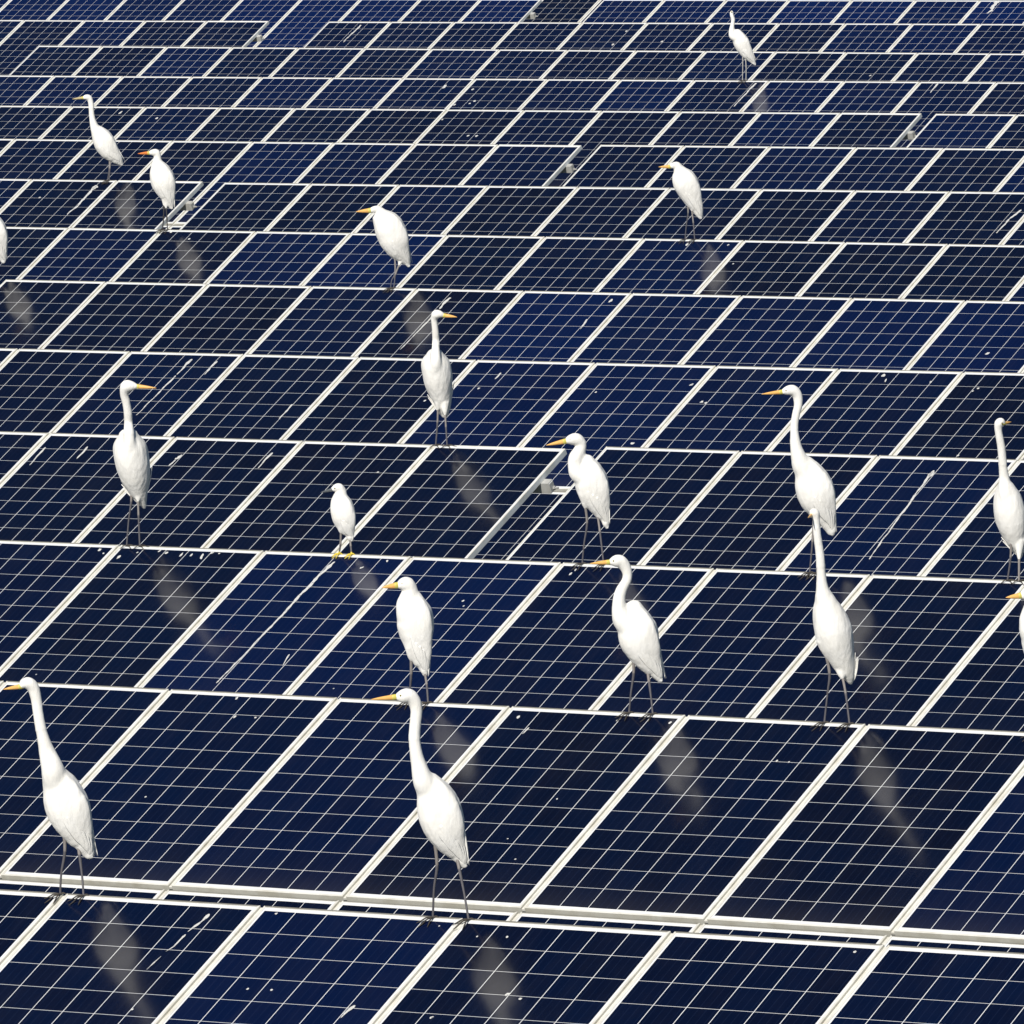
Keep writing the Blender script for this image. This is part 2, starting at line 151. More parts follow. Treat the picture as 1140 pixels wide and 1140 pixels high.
    {'id': 'b11', 'label': 'white egret by the right picture edge, neck stretched straight up, short bill turned right', 'loc': [-28.3646, 47.8236, 3.0085], 'body': [(-0.0322, -0.023, 0.5203, 0.0483), (-0.0218, -0.0099, 0.4583, 0.0737), (-0.009, 0.0075, 0.3756, 0.0885), (0.0053, 0.0238, 0.2997, 0.0804), (0.0223, 0.0397, 0.2265, 0.0576), (0.038, 0.0526, 0.1684, 0.0322), (0.0445, 0.0594, 0.1366, 0.0147)], 'neck': [(-0.039, -0.0926, 0.8717, 0.0121), (-0.0524, -0.0953, 0.879, 0.0228), (-0.066, -0.095, 0.8712, 0.0255), (-0.0702, -0.0901, 0.8439, 0.0215), (-0.0651, -0.0815, 0.8026, 0.0215), (-0.0535, -0.0669, 0.7336, 0.0228), (-0.0461, -0.0473, 0.6374, 0.0248), (-0.0386, -0.0304, 0.5548, 0.0322), (-0.034, -0.0436, 0.4752, 0.0429)], 'bill': ((-0.039, -0.0923, 0.8704), (0.0039, -0.0402, 0.874), 0.0094), 'legs': [[(-0.0077, -0.0012, 0.2417), (-0.0104, 0.009, 0.1331), (-0.0292, 0.0193, 0.0)], [(0.037, 0.0034, 0.173), (0.0311, -0.0206, 0.0)]], 'q': 1.0, 'front': 1, 'leg': 'dark', 'billc': 'orange', 'face': 1, 'feet': 'dark', 'tone': 0},
    {'id': 'b12', 'label': 'egret mostly cut off by the right picture edge, only orange bill and white breast showing', 'loc': [-24.3322, 41.3017, 3.0052], 'body': [(-0.0162, -0.009, 0.5964, 0.0507), (-0.0131, -0.0076, 0.5386, 0.0867), (-0.0075, -0.0053, 0.4724, 0.0998), (-0.0003, -0.0025, 0.4061, 0.0941), (0.0086, 0.001, 0.3397, 0.0777), (0.0201, 0.0053, 0.2814, 0.0622), (0.0301, 0.009, 0.2315, 0.0442), (0.0361, 0.0113, 0.19, 0.0262), (0.0391, 0.0124, 0.1692, 0.0131)], 'neck': [(-0.1026, -0.0391, 0.6623, 0.018), (-0.0775, -0.0305, 0.6691, 0.036), (-0.0509, -0.0213, 0.6659, 0.0433), (-0.0322, -0.0148, 0.6368, 0.0425), (-0.0454, -0.0191, 0.5981, 0.0507), (-0.0587, -0.0233, 0.5495, 0.0572), (-0.0554, -0.0219, 0.4999, 0.0654)], 'bill': ((-0.1076, -0.0408, 0.6626), (-0.1794, -0.0654, 0.657), 0.0139), 'legs': [[(-0.0341, -0.0133, 0.2764), (-0.0351, 0.0022, 0.1678), (-0.0415, 0.0171, 0.0841), (-0.0504, 0.0333, 0.0)], [(0.0355, 0.011, 0.2065), (0.0491, -0.0101, 0.1097), (0.056, -0.037, 0.0)]], 'q': 0.8, 'front': 0, 'leg': 'dark', 'billc': 'orange', 'face': -1, 'feet': 'dark', 'tone': 0},
    {'id': 'b13', 'label': 'bulky hunched white egret with no visible neck, drooping tail and thin crossed dark legs', 'loc': [-45.6514, 67.389, 3.0171], 'body': [(-0.0746, -0.0265, 0.6042, 0.0486), (-0.049, -0.0185, 0.5638, 0.0878), (-0.0158, -0.0082, 0.5075, 0.1144), (0.0117, 0.0005, 0.4435, 0.1192), (0.036, 0.0083, 0.3796, 0.1144), (0.0612, 0.0163, 0.3157, 0.0901), (0.0914, 0.0257, 0.2673, 0.0627), (0.1177, 0.0339, 0.2191, 0.0392), (0.1317, 0.0384, 0.1839, 0.0157)], 'neck': [(-0.1507, -0.0496, 0.6293, 0.0212), (-0.1193, -0.0402, 0.6366, 0.0282), (-0.0866, -0.0303, 0.6282, 0.0353), (-0.0718, -0.0256, 0.5923, 0.0658)], 'bill': ((-0.1538, -0.0505, 0.6294), (-0.2681, -0.0848, 0.6238), 0.0188), 'legs': [[(0.0291, 0.0069, 0.2777), (0.0297, 0.0073, 0.1284), (0.0009, 0.0037, 0.0665), (-0.0084, 0.0056, 0.0)], [(0.0745, 0.021, 0.213), (0.0317, 0.0025, 0.113), (0.0243, -0.0044, 0.0586), (0.0151, -0.01, 0.0)]], 'q': 0.8, 'front': 0, 'leg': 'dark', 'billc': 'orange', 'face': -1, 'feet': 'dark', 'tone': 0},
    {'id': 'b14', 'label': 'hunched white egret at upper right with small yellow bill, alone on its panel row', 'loc': [-46.9874, 73.9108, 2.9831], 'body': [(-0.0671, -0.0236, 0.5986, 0.0526), (-0.0464, -0.0171, 0.5523, 0.0908), (-0.0212, -0.0092, 0.4915, 0.1052), (0.0065, -0.0006, 0.4305, 0.0992), (0.0363, 0.0087, 0.3575, 0.0801), (0.065, 0.0177, 0.2905, 0.0574), (0.0854, 0.0241, 0.2274, 0.0382), (0.0943, 0.027, 0.1912, 0.0179)], 'neck': [(-0.1505, -0.0487, 0.6366, 0.0179), (-0.1203, -0.0397, 0.6426, 0.0299), (-0.0904, -0.0307, 0.6355, 0.037), (-0.0733, -0.0254, 0.5893, 0.055)], 'bill': ((-0.153, -0.0494, 0.6343), (-0.2527, -0.0791, 0.6347), 0.0155), 'legs': [[(-0.0124, -0.0056, 0.3295), (-0.0069, 0.0058, 0.2329), (-0.0244, 0.0135, 0.1251), (-0.0367, 0.0243, 0.0)], [(0.0206, 0.0044, 0.2922), (0.0354, -0.0095, 0.1491), (0.0434, -0.0287, 0.0)]], 'q': 0.8, 'front': 0, 'leg': 'dark', 'billc': 'orange', 'face': -1, 'feet': 'dark', 'tone': 0},
    {'id': 'b15', 'label': 'upper left white egret with neck raised and horizontal body, shadowed grey-yellow bill pointing left', 'loc': [-57.7624, 80.4327, 2.9913], 'body': [(-0.0846, -0.0244, 0.4954, 0.0558), (-0.0561, -0.0169, 0.4415, 0.0889), (-0.0235, -0.0082, 0.3725, 0.101), (0.0151, 0.0019, 0.3032, 0.0919), (0.0586, 0.0132, 0.2489, 0.0708), (0.0977, 0.0234, 0.1992, 0.0497), (0.1295, 0.0317, 0.1574, 0.0181)], 'neck': [(-0.2127, -0.0587, 0.8107, 0.0181), (-0.1857, -0.0519, 0.8158, 0.0271), (-0.1592, -0.0452, 0.8028, 0.0286), (-0.1441, -0.041, 0.7464, 0.0271), (-0.1415, -0.0399, 0.6709, 0.0286), (-0.1344, -0.0376, 0.5952, 0.0331), (-0.1154, -0.0324, 0.5191, 0.0452)], 'bill': ((-0.2157, -0.0595, 0.8108), (-0.3235, -0.0866, 0.801), 0.0136), 'legs': [[(0.0183, 0.0031, 0.2503), (0.0136, 0.0033, 0.1222), (-0.0059, 0.0039, 0.0)], [(0.03, 0.0061, 0.2423), (0.0198, -0.001, 0.1223), (0.0092, -0.0061, 0.0)]], 'q': 0.8, 'front': 0, 'leg': 'dark', 'billc': 'shade_dulled', 'face': -1, 'feet': 'dark', 'tone': 0},
    {'id': 'b16', 'label': 'white egret with reddish bill and dark shadowed legs, perched beside a table gap', 'loc': [-52.4777, 73.9108, 2.9864], 'body': [(-0.0497, -0.0194, 0.5934, 0.0538), (-0.0278, -0.0124, 0.5372, 0.087), (-0.0076, -0.0057, 0.4673, 0.1063), (0.0098, 0.0001, 0.3974, 0.1008), (0.03, 0.0067, 0.3275, 0.0759), (0.0488, 0.0129, 0.2548, 0.0483), (0.0612, 0.017, 0.2018, 0.0193)], 'neck': [(-0.1157, -0.0401, 0.69, 0.0179), (-0.0814, -0.0297, 0.6928, 0.0304), (-0.0543, -0.0215, 0.6848, 0.0345), (-0.0471, -0.019, 0.6417, 0.0345), (-0.0566, -0.0215, 0.5909, 0.0442)], 'bill': ((-0.1198, -0.0413, 0.6902), (-0.2183, -0.0712, 0.6871), 0.0152), 'legs': [[(0.001, -0.0016, 0.2595), (-0.0067, 0.0054, 0.121), (-0.0205, 0.0136, 0.0)], [(0.0167, 0.0034, 0.2312), (0.0223, -0.0054, 0.1072), (0.025, -0.0166, 0.0)]], 'q': 0.8, 'front': 0, 'leg': 'in_shade', 'billc': 'red', 'face': -1, 'feet': 'dark', 'tone': 0},
    {'id': 'b17', 'label': 'farthest white egret at the top, head up with no bill visible, pale legs together', 'loc': [-62.7832, 99.9981, 2.9728], 'body': [(-0.0743, -0.0212, 0.566, 0.0504), (-0.0508, -0.015, 0.5038, 0.0799), (-0.0211, -0.0074, 0.4413, 0.0898), (0.0123, 0.0012, 0.3726, 0.0799), (0.0505, 0.0111, 0.3037, 0.0627), (0.0902, 0.0212, 0.2446, 0.0406), (0.1226, 0.0295, 0.1906, 0.0148)], 'neck': [(-0.1341, -0.0372, 0.7993, 0.016), (-0.1318, -0.0366, 0.7943, 0.0209), (-0.1276, -0.0353, 0.7548, 0.0221), (-0.1149, -0.0319, 0.7088, 0.0234), (-0.1247, -0.0341, 0.6476, 0.0271), (-0.1347, -0.0363, 0.5803, 0.0357), (-0.1234, -0.0332, 0.5246, 0.0467)], 'bill': ((-0.1329, -0.0369, 0.7992), (-0.1402, 0.0607, 0.8049), 0.0098), 'legs': [[(-0.0133, -0.0049, 0.3303), (-0.0133, 0.0043, 0.1946), (-0.0196, 0.013, 0.0)], [(0.0169, 0.0028, 0.2924), (0.0242, -0.004, 0.1696), (0.0198, -0.0131, 0.0)]], 'q': 0.8, 'front': 0, 'leg': 'pale', 'billc': 'orange', 'face': -1, 'feet': 'dark', 'tone': 0},
    {'id': 'b18', 'label': 'sliver of a white egret at the left picture edge, only its tail end showing', 'loc': [-49.5892, 67.389, 3.0192], 'body': [(-0.0084, -0.0067, 0.5306, 0.0519), (0.0125, 0.0001, 0.4764, 0.0839), (0.0317, 0.0065, 0.4089, 0.1025), (0.0484, 0.0121, 0.3415, 0.0972), (0.0676, 0.0184, 0.2739, 0.0732), (0.0855, 0.0244, 0.2038, 0.0466), (0.0973, 0.0284, 0.1499, 0.0213)], 'neck': [(-0.0716, -0.0267, 0.624, 0.0173), (-0.0388, -0.0167, 0.6266, 0.0293), (-0.0127, -0.0087, 0.6189, 0.0333), (-0.0059, -0.0063, 0.5772, 0.0333), (-0.0151, -0.0087, 0.5282, 0.0426)], 'bill': ((-0.0756, -0.0279, 0.6241), (-0.1701, -0.0566, 0.6213), 0.0146), 'legs': [[(0.0165, 0.0033, 0.2226), (0.0027, 0.0043, 0.1028), (-0.0131, 0.0086, 0.0)], [(0.0354, 0.0093, 0.1952), (0.0266, -0.0026, 0.0894), (0.0189, -0.0125, 0.0)]], 'q': 0.8, 'front': 0, 'leg': 'dark', 'billc': 'orange', 'face': -1, 'feet': 'dark', 'tone': 0},
]
TOP_S = -0.014        # a module's top edge relative to the measured row line
SKY, SUNE = 0.05, 5.0
LOWER = [(1, -1), (1, 0), (1, 1), (1, 2), (1, 3), (1, 4), (5, 5), (10, 2), (10, 3)]
SKIP = {(5, 9), (6, -2), (6, 9), (12, -2), (17, 11), (19, 7)}


W = 1.012            # panel pitch along a row
PW, PL = 0.992, 1.65  # one module
PH = 0.040           # frame depth
CELL = 0.1585
C = bpy.context.scene.collection
scene = bpy.context.scene

# ------------------------------------------------------------------ helpers
def link(name, me, parent=None):
    o = bpy.data.objects.new(name, me)
    C.objects.link(o)
    if parent is not None:
        o.parent = parent
    return o

def thing(name, label, cat, loc, rot=(0, 0, 0), group=None):
    o = link(name, None)
    o.empty_display_size = 0.1
    o.location = loc
    o.rotation_euler = rot
    o['label'] = label
    o['category'] = cat
    if group:
        o['group'] = group
    return o

def mesh(name, bm, mats):
    me = bpy.data.meshes.new(name)
    bm.to_mesh(me)
    bm.free()
    for m in mats:
        me.materials.append(m)
    return me

def box(bm, x0, x1, y0, y1, z0, z1):
    v = [bm.verts.new((x, y, z)) for x in (x0, x1) for y in (y0, y1) for z in (z0, z1)]
    for f in ((0, 1, 3, 2), (4, 6, 7, 5), (0, 4, 5, 1), (2, 3, 7, 6), (0, 2, 6, 4), (1, 5, 7, 3)):
        bm.faces.new([v[i] for i in f])

class NG:
    """small node-graph helper"""
    def __init__(self, name):
        self.m = bpy.data.materials.new(name)
        self.m.use_nodes = True
        self.nt = self.m.node_tree
        self.b = self.nt.nodes['Principled BSDF']
    def n(self, t, **kw):
        nd = self.nt.nodes.new(t)
        for k, v in kw.items():
            setattr(nd, k, v)
        return nd
    def put(self, sock, v):
        if isinstance(v, bpy.types.NodeSocket):
            self.nt.links.new(v, sock)
        else:
            sock.default_value = v
    def math(self, op, a, b=0.0, c=0.0, clamp=False):
        nd = self.n('ShaderNodeMath', operation=op, use_clamp=clamp)
        for i, v in enumerate((a, b, c)):
            self.put(nd.inputs[i], v)
        return nd.outputs[0]
    def mix(self, f, a, b):
        nd = self.n('ShaderNodeMix', data_type='RGBA')
        self.put(nd.inputs['Factor'], f)
        self.put(nd.inputs['A'], a if isinstance(a, bpy.types.NodeSocket) else (*a, 1))
        self.put(nd.inputs['B'], b if isinstance(b, bpy.types.NodeSocket) else (*b, 1))
        return nd.outputs['Result']
    def noise(self, vec, scale, detail=2.0, rough=0.5, dim='3D', w=None):
        nd = self.n('ShaderNodeTexNoise', noise_dimensions=dim)
        if vec is not None:
            self.put(nd.inputs['Vector'], vec)
        nd.inputs['Scale'].default_value = scale
        nd.inputs['Detail'].default_value = detail
        nd.inputs['Roughness'].default_value = rough
        if w is not None:
            self.put(nd.inputs['W'], w)
        return nd.outputs['Fac']
    def ramp(self, v, lo, hi):
        nd = self.n('ShaderNodeMapRange', clamp=True)
        self.put(nd.inputs['Value'], v)
        nd.inputs['From Min'].default_value = lo
        nd.inputs['From Max'].default_value = hi
        return nd.outputs['Result']
    def vmul(self, vec, s):
        nd = self.n('ShaderNodeVectorMath', operation='MULTIPLY')
        self.put(nd.inputs[0], vec)
        nd.inputs[1].default_value = s
        return nd.outputs[0]
    def comb(self, x, y, z):
        nd = self.n('ShaderNodeCombineXYZ')
        for i, v in enumerate((x, y, z)):
            self.put(nd.inputs[i], v)
        return nd.outputs[0]
    def bump(self, h, strength, dist):
        nd = self.n('ShaderNodeBump')
        nd.inputs['Strength'].default_value = strength
        nd.inputs['Distance'].default_value = dist
        self.put(nd.inputs['Height'], h)
        self.put(self.b.inputs['Normal'], nd.outputs[0])

# ------------------------------------------------------------------ materials
def mat_cells():
    g = NG('photovoltaic_cells')
    co = g.n('ShaderNodeTexCoord').outputs['Object']
    sep = g.n('ShaderNodeSeparateXYZ'); g.put(sep.inputs[0], co)
    x, y = sep.outputs[0], sep.outputs[1]
    rnd = g.n('ShaderNodeObjectInfo').outputs['Random']
    u = g.math('DIVIDE', g.math('ADD', x, 3 * CELL), CELL)
    v = g.math('DIVIDE', g.math('ADD', y, -(PL - 10 * CELL) / 2), CELL)
    def line(t, half):
        d = g.math('ABSOLUTE', g.math('SUBTRACT', g.math('FRACT', t), 0.5))
        return g.math('GREATER_THAN', d, 0.5 - half / CELL)
    lu, lv = line(u, LINE_U), line(v, LINE_V)
    ou = g.math('GREATER_THAN', g.math('ABSOLUTE', g.math('SUBTRACT', u, 3.0)), 3.0)
    ov = g.math('GREATER_THAN', g.math('ABSOLUTE', g.math('SUBTRACT', v, 5.0)), 5.0)
    white = g.math('MAXIMUM', g.math('MAXIMUM', lu, lv), g.math('MAXIMUM', ou, ov))
    fb = g.math('ABSOLUTE', g.math('SUBTRACT', g.math('FRACT', g.math('MULTIPLY', u, 4.0)), 0.5))
    bus = g.math('LESS_THAN', fb, 0.0008 * 4 / CELL)
    wn = g.n('ShaderNodeTexWhiteNoise', noise_dimensions='3D')
    g.put(wn.inputs['Vector'], g.comb(g.math('FLOOR', u), g.math('FLOOR', v), g.math('MULTIPLY', rnd, 91.7)))
    cellr = wn.outputs['Value']
    wn2 = g.n('ShaderNodeTexWhiteNoise', noise_dimensions='1D')
    g.put(wn2.inputs['W'], g.math('MULTIPLY', rnd, 377.0))
    panr = wn2.outputs['Value']
    at = g.n('ShaderNodeAttribute', attribute_type='OBJECT', attribute_name='tint')
    tint = at.outputs['Fac']
    shift = g.comb(g.math('MULTIPLY', rnd, 53.0), g.math('MULTIPLY', rnd, 17.0), 0.0)
    ad = g.n('ShaderNodeVectorMath', operation='ADD'); g.put(ad.inputs[0], co); g.put(ad.inputs[1], shift)
    pc = ad.outputs[0]
    vor = g.n('ShaderNodeTexVoronoi'); g.put(vor.inputs['Vector'], pc); vor.inputs['Scale'].default_value = 55
    vs = g.n('ShaderNodeSeparateXYZ'); g.put(vs.inputs[0], vor.outputs['Color'])
    grain = vs.outputs[0]
    f = g.math('MULTIPLY_ADD', cellr, 0.5, g.math('MULTIPLY_ADD', panr, 0.28, g.math('MULTIPLY', grain, 0.15)))
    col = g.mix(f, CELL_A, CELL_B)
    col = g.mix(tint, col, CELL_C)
    col = g.mix(g.math('MULTIPLY', bus, 0.24), col, (0.035, 0.055, 0.13))
    # thin dust film, thicker along the lower edge and in streaks that run down the slope
    n1 = g.noise(g.vmul(pc, (9, 1.2, 1)), 1.0, 4, 0.6)
    n2 = g.noise(pc, 3.5, 4, 0.65)
    low = g.math('POWER', g.math('SUBTRACT', 1.0, g.math('DIVIDE', y, PL), clamp=True), 14.0)
    dust = g.math('ADD', g.math('MULTIPLY', g.ramp(n1, 0.45, 0.8), 0.010), g.math('MULTIPLY', g.ramp(n2, 0.45, 0.8), 0.006))
    dust = g.math('ADD', dust, g.math('MULTIPLY', low, 0.05))
    col = g.mix(dust, col, (0.34, 0.30, 0.26))
    # scattered tiny droppings
    v2 = g.n('ShaderNodeTexVoronoi'); g.put(v2.inputs['Vector'], pc); v2.inputs['Scale'].default_value = 4.3
    s2 = g.n('ShaderNodeSeparateXYZ'); g.put(s2.inputs[0], v2.outputs['Color'])
    sp = g.math('MULTIPLY', g.math('LESS_THAN', v2.outputs['Distance'], g.math('MULTIPLY', s2.outputs[1], 0.028)), g.math('GREATER_THAN', s2.outputs[0], 0.72))
    col = g.mix(g.math('MULTIPLY', sp, 0.65), col, (0.6, 0.62, 0.62))
    wcol = g.mix(g.ramp(n2, 0.35, 0.7), WLINE, tuple(c * 0.88 for c in WLINE))
    col = g.mix(white, col, wcol)
    g.put(g.b.inputs['Base Color'], col)
    rough = g.math('ADD', GLASS_R, g.math('MULTIPLY', n2, 0.06))
    g.put(g.b.inputs['Roughness'], rough)
    g.b.inputs['IOR'].default_value = 1.5
    g.bump(g.noise(pc, 2.2, 2), 0.12, 0.01)
    return g.m

def mat_alu(name, col, rough=0.45, metal=0.0):
    g = NG(name)
    co = g.n('ShaderNodeTexCoord').outputs['Object']
    rnd = g.n('ShaderNodeObjectInfo').outputs['Random']
    ad = g.n('ShaderNodeVectorMath', operation='ADD'); g.put(ad.inputs[0], co)
    g.put(ad.inputs[1], g.comb(g.math('MULTIPLY', rnd, 31.0), rnd, 0.0))
    n = g.noise(ad.outputs[0], 7.0, 5, 0.65)
    c = g.mix(g.ramp(n, 0.42, 0.75), col, (col[0] * 0.72, col[1] * 0.69, col[2] * 0.62))
    g.put(g.b.inputs['Base Color'], c)
    g.b.inputs['Roughness'].default_value = rough
    g.b.inputs['Metallic'].default_value = metal
    g.bump(n, 0.1, 0.002)
    return g.m

def mat_feather():
    g = NG('white_feathers')
    co = g.n('ShaderNodeTexCoord').outputs['Object']
    n1 = g.noise(g.vmul(co, (60, 60, 16)), 1.0, 3, 0.6)
    n2 = g.noise(co, 9.0, 3, 0.6)
    c = g.mix(g.ramp(n2, 0.4, 0.75), (0.86, 0.85, 0.82), (0.80, 0.78, 0.73))
    g.put(g.b.inputs['Base Color'], c)
    g.b.inputs['Roughness'].default_value = 0.85
    g.b.inputs['Specular IOR Level'].default_value = 0.15
    g.b.inputs['Sheen Weight'].default_value = 0.1
    g.bump(n1, 0.35, 0.006)
    return g.m

def mat_plain(name, col, rough=0.5, var=0.25, scale=40):
    g = NG(name)
    co = g.n('ShaderNodeTexCoord').outputs['Object']
    n = g.noise(co, scale, 3)
    g.put(g.b.inputs['Base Color'], g.mix(n, tuple(c * (1 + var) for c in col), tuple(c * (1 - var) for c in col)))
    g.b.inputs['Roughness'].default_value = rough
    return g.m

def mat_dropping():
    g = NG('dried_dropping')
    co = g.n('ShaderNodeTexCoord').outputs['Object']
    n = g.noise(co, 60.0, 3, 0.7)
    g.put(g.b.inputs['Base Color'], g.mix(g.ramp(n, 0.4, 0.7), (0.74, 0.74, 0.72), (0.48, 0.47, 0.44)))
    g.b.inputs['Roughness'].default_value = 0.9
    g.put(g.b.inputs['Alpha'], g.ramp(n, 0.26, 0.50))
    return g.m

def mat_water():
    g = NG('pond_water')
    co = g.n('ShaderNodeTexCoord').outputs['Object']
    n = g.noise(co, 1.5, 4)
    g.put(g.b.inputs['Base Color'], g.mix(n, (0.012, 0.022, 0.02), (0.025, 0.035, 0.028)))
    g.b.inputs['Roughness'].default_value = 0.08
    g.bump(n, 0.3, 0.05)
    return g.m

LINE_U, LINE_V = 0.0017, 0.00105
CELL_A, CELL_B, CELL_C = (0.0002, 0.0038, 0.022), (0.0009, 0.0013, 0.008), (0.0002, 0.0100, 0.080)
WLINE = (0.84, 0.85, 0.85)
GLASS_R = 0.10

M_cells = mat_cells()
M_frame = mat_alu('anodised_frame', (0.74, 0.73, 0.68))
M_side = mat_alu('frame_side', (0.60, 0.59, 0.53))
M_end = mat_alu('lit_frame_end', (0.80, 0.84, 0.86), 0.35)  # frame sides at table ends, with brighter bluish light painted into the colour
M_strip = mat_alu('added_seam_strip', (0.22, 0.215, 0.19), 0.6)
M_rail = mat_alu('galvanised_steel', (0.55, 0.55, 0.53), 0.5, 0.2)
M_bolt = mat_plain('bolt_steel', (0.35, 0.35, 0.34), 0.45)
M_drop = mat_dropping()
M_water = mat_water()
M_feather = mat_feather()
M_leg = {'dark': mat_plain('grey_leg_skin', (0.095, 0.09, 0.10), 0.6),
         'in_shade': mat_plain('shaded_leg_skin', (0.035, 0.032, 0.032), 0.6),  # legs standing in shadow, the shade painted in as near-black
         'pale': mat_plain('pale_leg_skin', (0.40, 0.39, 0.37), 0.6)}
M_thigh = {'dark': mat_plain('pale_upper_leg_skin', (0.23, 0.21, 0.20), 0.6), 'in_shade': M_leg['in_shade'], 'pale': M_leg['pale']}
M_foot = {'dark': mat_plain('dark_toe_skin', (0.045, 0.038, 0.03), 0.7),
          'yellow': mat_plain('yellow_toe_skin', (0.72, 0.55, 0.05), 0.6)}
M_bill = {'orange': mat_plain('orange_bill', (0.86, 0.48, 0.14), 0.4, 0.15),
          'red': mat_plain('reddish_bill', (0.72, 0.22, 0.05), 0.4, 0.15),
          'shade_dulled': mat_plain('shaded_grey_yellow_bill', (0.52, 0.43, 0.22), 0.5, 0.15),  # bill in shadow, the shade mixed into its colour
          'dark': mat_plain('dark_bill', (0.10, 0.11, 0.12), 0.4, 0.15)}
M_lore = mat_plain('yellow_green_lore', (0.62, 0.55, 0.12), 0.5, 0.15)
M_eye = mat_plain('eye', (0.22, 0.18, 0.05), 0.15, 0.1)

# ------------------------------------------------------------------ panels
def frame_mesh(strip):
    bm = bmesh.new()
    lip, h = 0.012, PH
    ox, ix = PW / 2, PW / 2 - lip
    o = [(-ox, 0), (ox, 0), (ox, PL), (-ox, PL)]
    i = [(-ix, lip), (ix, lip), (ix, PL - lip), (-ix, PL - lip)]
    ot = [bm.verts.new((a, b, 0)) for a, b in o]
    ob = [bm.verts.new((a, b, -h)) for a, b in o]
    it = [bm.verts.new((a, b, 0)) for a, b in i]
    ib = [bm.verts.new((a, b, -h)) for a, b in i]
    for k in range(4):
        j = (k + 1) % 4
        bm.faces.new((ot[k], ot[j], it[j], it[k]))
        bm.faces.new((ob[j], ob[k], ib[k], ib[j]))
        bm.faces.new((ob[k], ob[j], ot[j], ot[k]))
        bm.faces.new((it[k], it[j], ib[j], ib[k]))
    bmesh.ops.bevel(bm, geom=[e for e in bm.edges if all(abs(v.co.z) < 1e-6 for v in e.verts)
                              and len(e.link_faces) == 2 and any(abs(f.normal.z) < .5 for f in e.link_faces)],
                    offset=0.0012, segments=1, affect='EDGES')
    bmesh.ops.recalc_face_normals(bm, faces=bm.faces)
    for f in bm.faces:
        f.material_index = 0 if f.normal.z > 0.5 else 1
    if strip:      # strip added in the open seam, its grey standing for the shaded frame side
        n0 = len(bm.faces)
        box(bm, ox + 0.0005, ox + W - PW - 0.0005, 0.001, PL - 0.001, -0.022, -0.011)
        bm.faces.ensure_lookup_table()
        new = [bm.faces[i] for i in range(n0, len(bm.faces))]
        bmesh.ops.recalc_face_normals(bm, faces=new)
        for f in new:
            f.material_index = 2
    return mesh('frame', bm, [M_frame, M_side if strip else M_end, M_strip])

def cells_mesh():
    bm = bmesh.new()
    a = PW / 2 - 0.0122
    box(bm, -a, a, 0.0122, PL - 0.0122, -0.007, -0.0018)
    bmesh.ops.recalc_face_normals(bm, faces=bm.faces)
    return mesh('cell_sheet', bm, [M_cells])

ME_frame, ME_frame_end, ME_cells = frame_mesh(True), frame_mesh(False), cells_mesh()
ORD = ['zeroth', 'first', 'second', 'third', 'fourth', 'fifth', 'sixth', 'seventh', 'eighth', 'ninth', 'tenth',
       'eleventh', 'twelfth', 'thirteenth', 'fourteenth', 'fifteenth', 'sixteenth', 'seventeenth', 'eighteenth',
       'nineteenth', 'twentieth']
ct, st = math.cos(TILT), math.sin(TILT)

def slope_point(t, x, s, up=0.0):
    """world point on table t: x along the row, s metres down the slope from the top edge"""
    n, x0, y, z0, sl = t[:5]
    return Vector((x, y - s * ct - up * st, z0 + sl * (x - x0) - s * st + up * ct))

streaked = {}
for d in DROPS:
    if d[2] == 'streak':
        streaked[(d[0], d[1])] = True
panels = {}
trng = random.Random(11)
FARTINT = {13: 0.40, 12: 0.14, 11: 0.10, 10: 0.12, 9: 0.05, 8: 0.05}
count_in_row = {}
def add_panel(ti, k, s_top, lower=False):
    t = TABLES[ti]
    p = slope_point(t, t[1] + (k + 0.5) * W, s_top + PL)
    n = t[0]
    key = (n, lower)
    count_in_row[key] = count_in_row.get(key, 0) + 1
    i = count_in_row[key]
    row = 'front row' if n == 0 else ORD[n + 1] + ' row'
    tail = '%s from the left in the %s' % (ORD[i], row) if n == 0 else '%s from the left in the %s from the front' % (ORD[i], row)
    gap_end = (k == t[5] and t[7]) or (k == t[6] - 1 and t[8])
    if lower:
        lab = LOWER_LABEL(n, i)
    elif (ti, k) in streaked:
        lab = 'panel streaked with white droppings, ' + tail
    elif gap_end:
        lab = 'panel edging a table gap, ' + tail
    else:
        lab = 'dark blue solar panel, ' + tail
    o = thing('solar_panel', lab, 'solar panel', p, (TILT, -math.atan(t[4]), 0),
              'lower solar panels of the tilted rows' if lower else 'solar panels in tilted rows')
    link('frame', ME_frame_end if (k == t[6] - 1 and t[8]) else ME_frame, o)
    cs = link('cell_sheet', ME_cells, o)
    # cells of some modules are a brighter blue, the far rows most of all
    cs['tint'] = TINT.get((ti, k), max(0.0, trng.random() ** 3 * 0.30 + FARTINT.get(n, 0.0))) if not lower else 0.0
    panels[(ti, k, lower)] = o
    return o

def LOWER_LABEL(n, i):
    if n == 1:
        return 'lower panel seen as a thin sliver above the front row, %s from the left' % ORD[i]
    return 'lower panel glimpsed through the gap in front of the %s row, %s from left' % (ORD[n + 1], ORD[i])

for ti, t in enumerate(TABLES):
    for k in range(t[5], t[6]):
        if (ti, k) not in SKIP:          # seen by no pixel of the photo
            add_panel(ti, k, TOP_S)
for ti, k in LOWER:
    add_panel(ti, k, TOP_S + PL + 0.034, True)

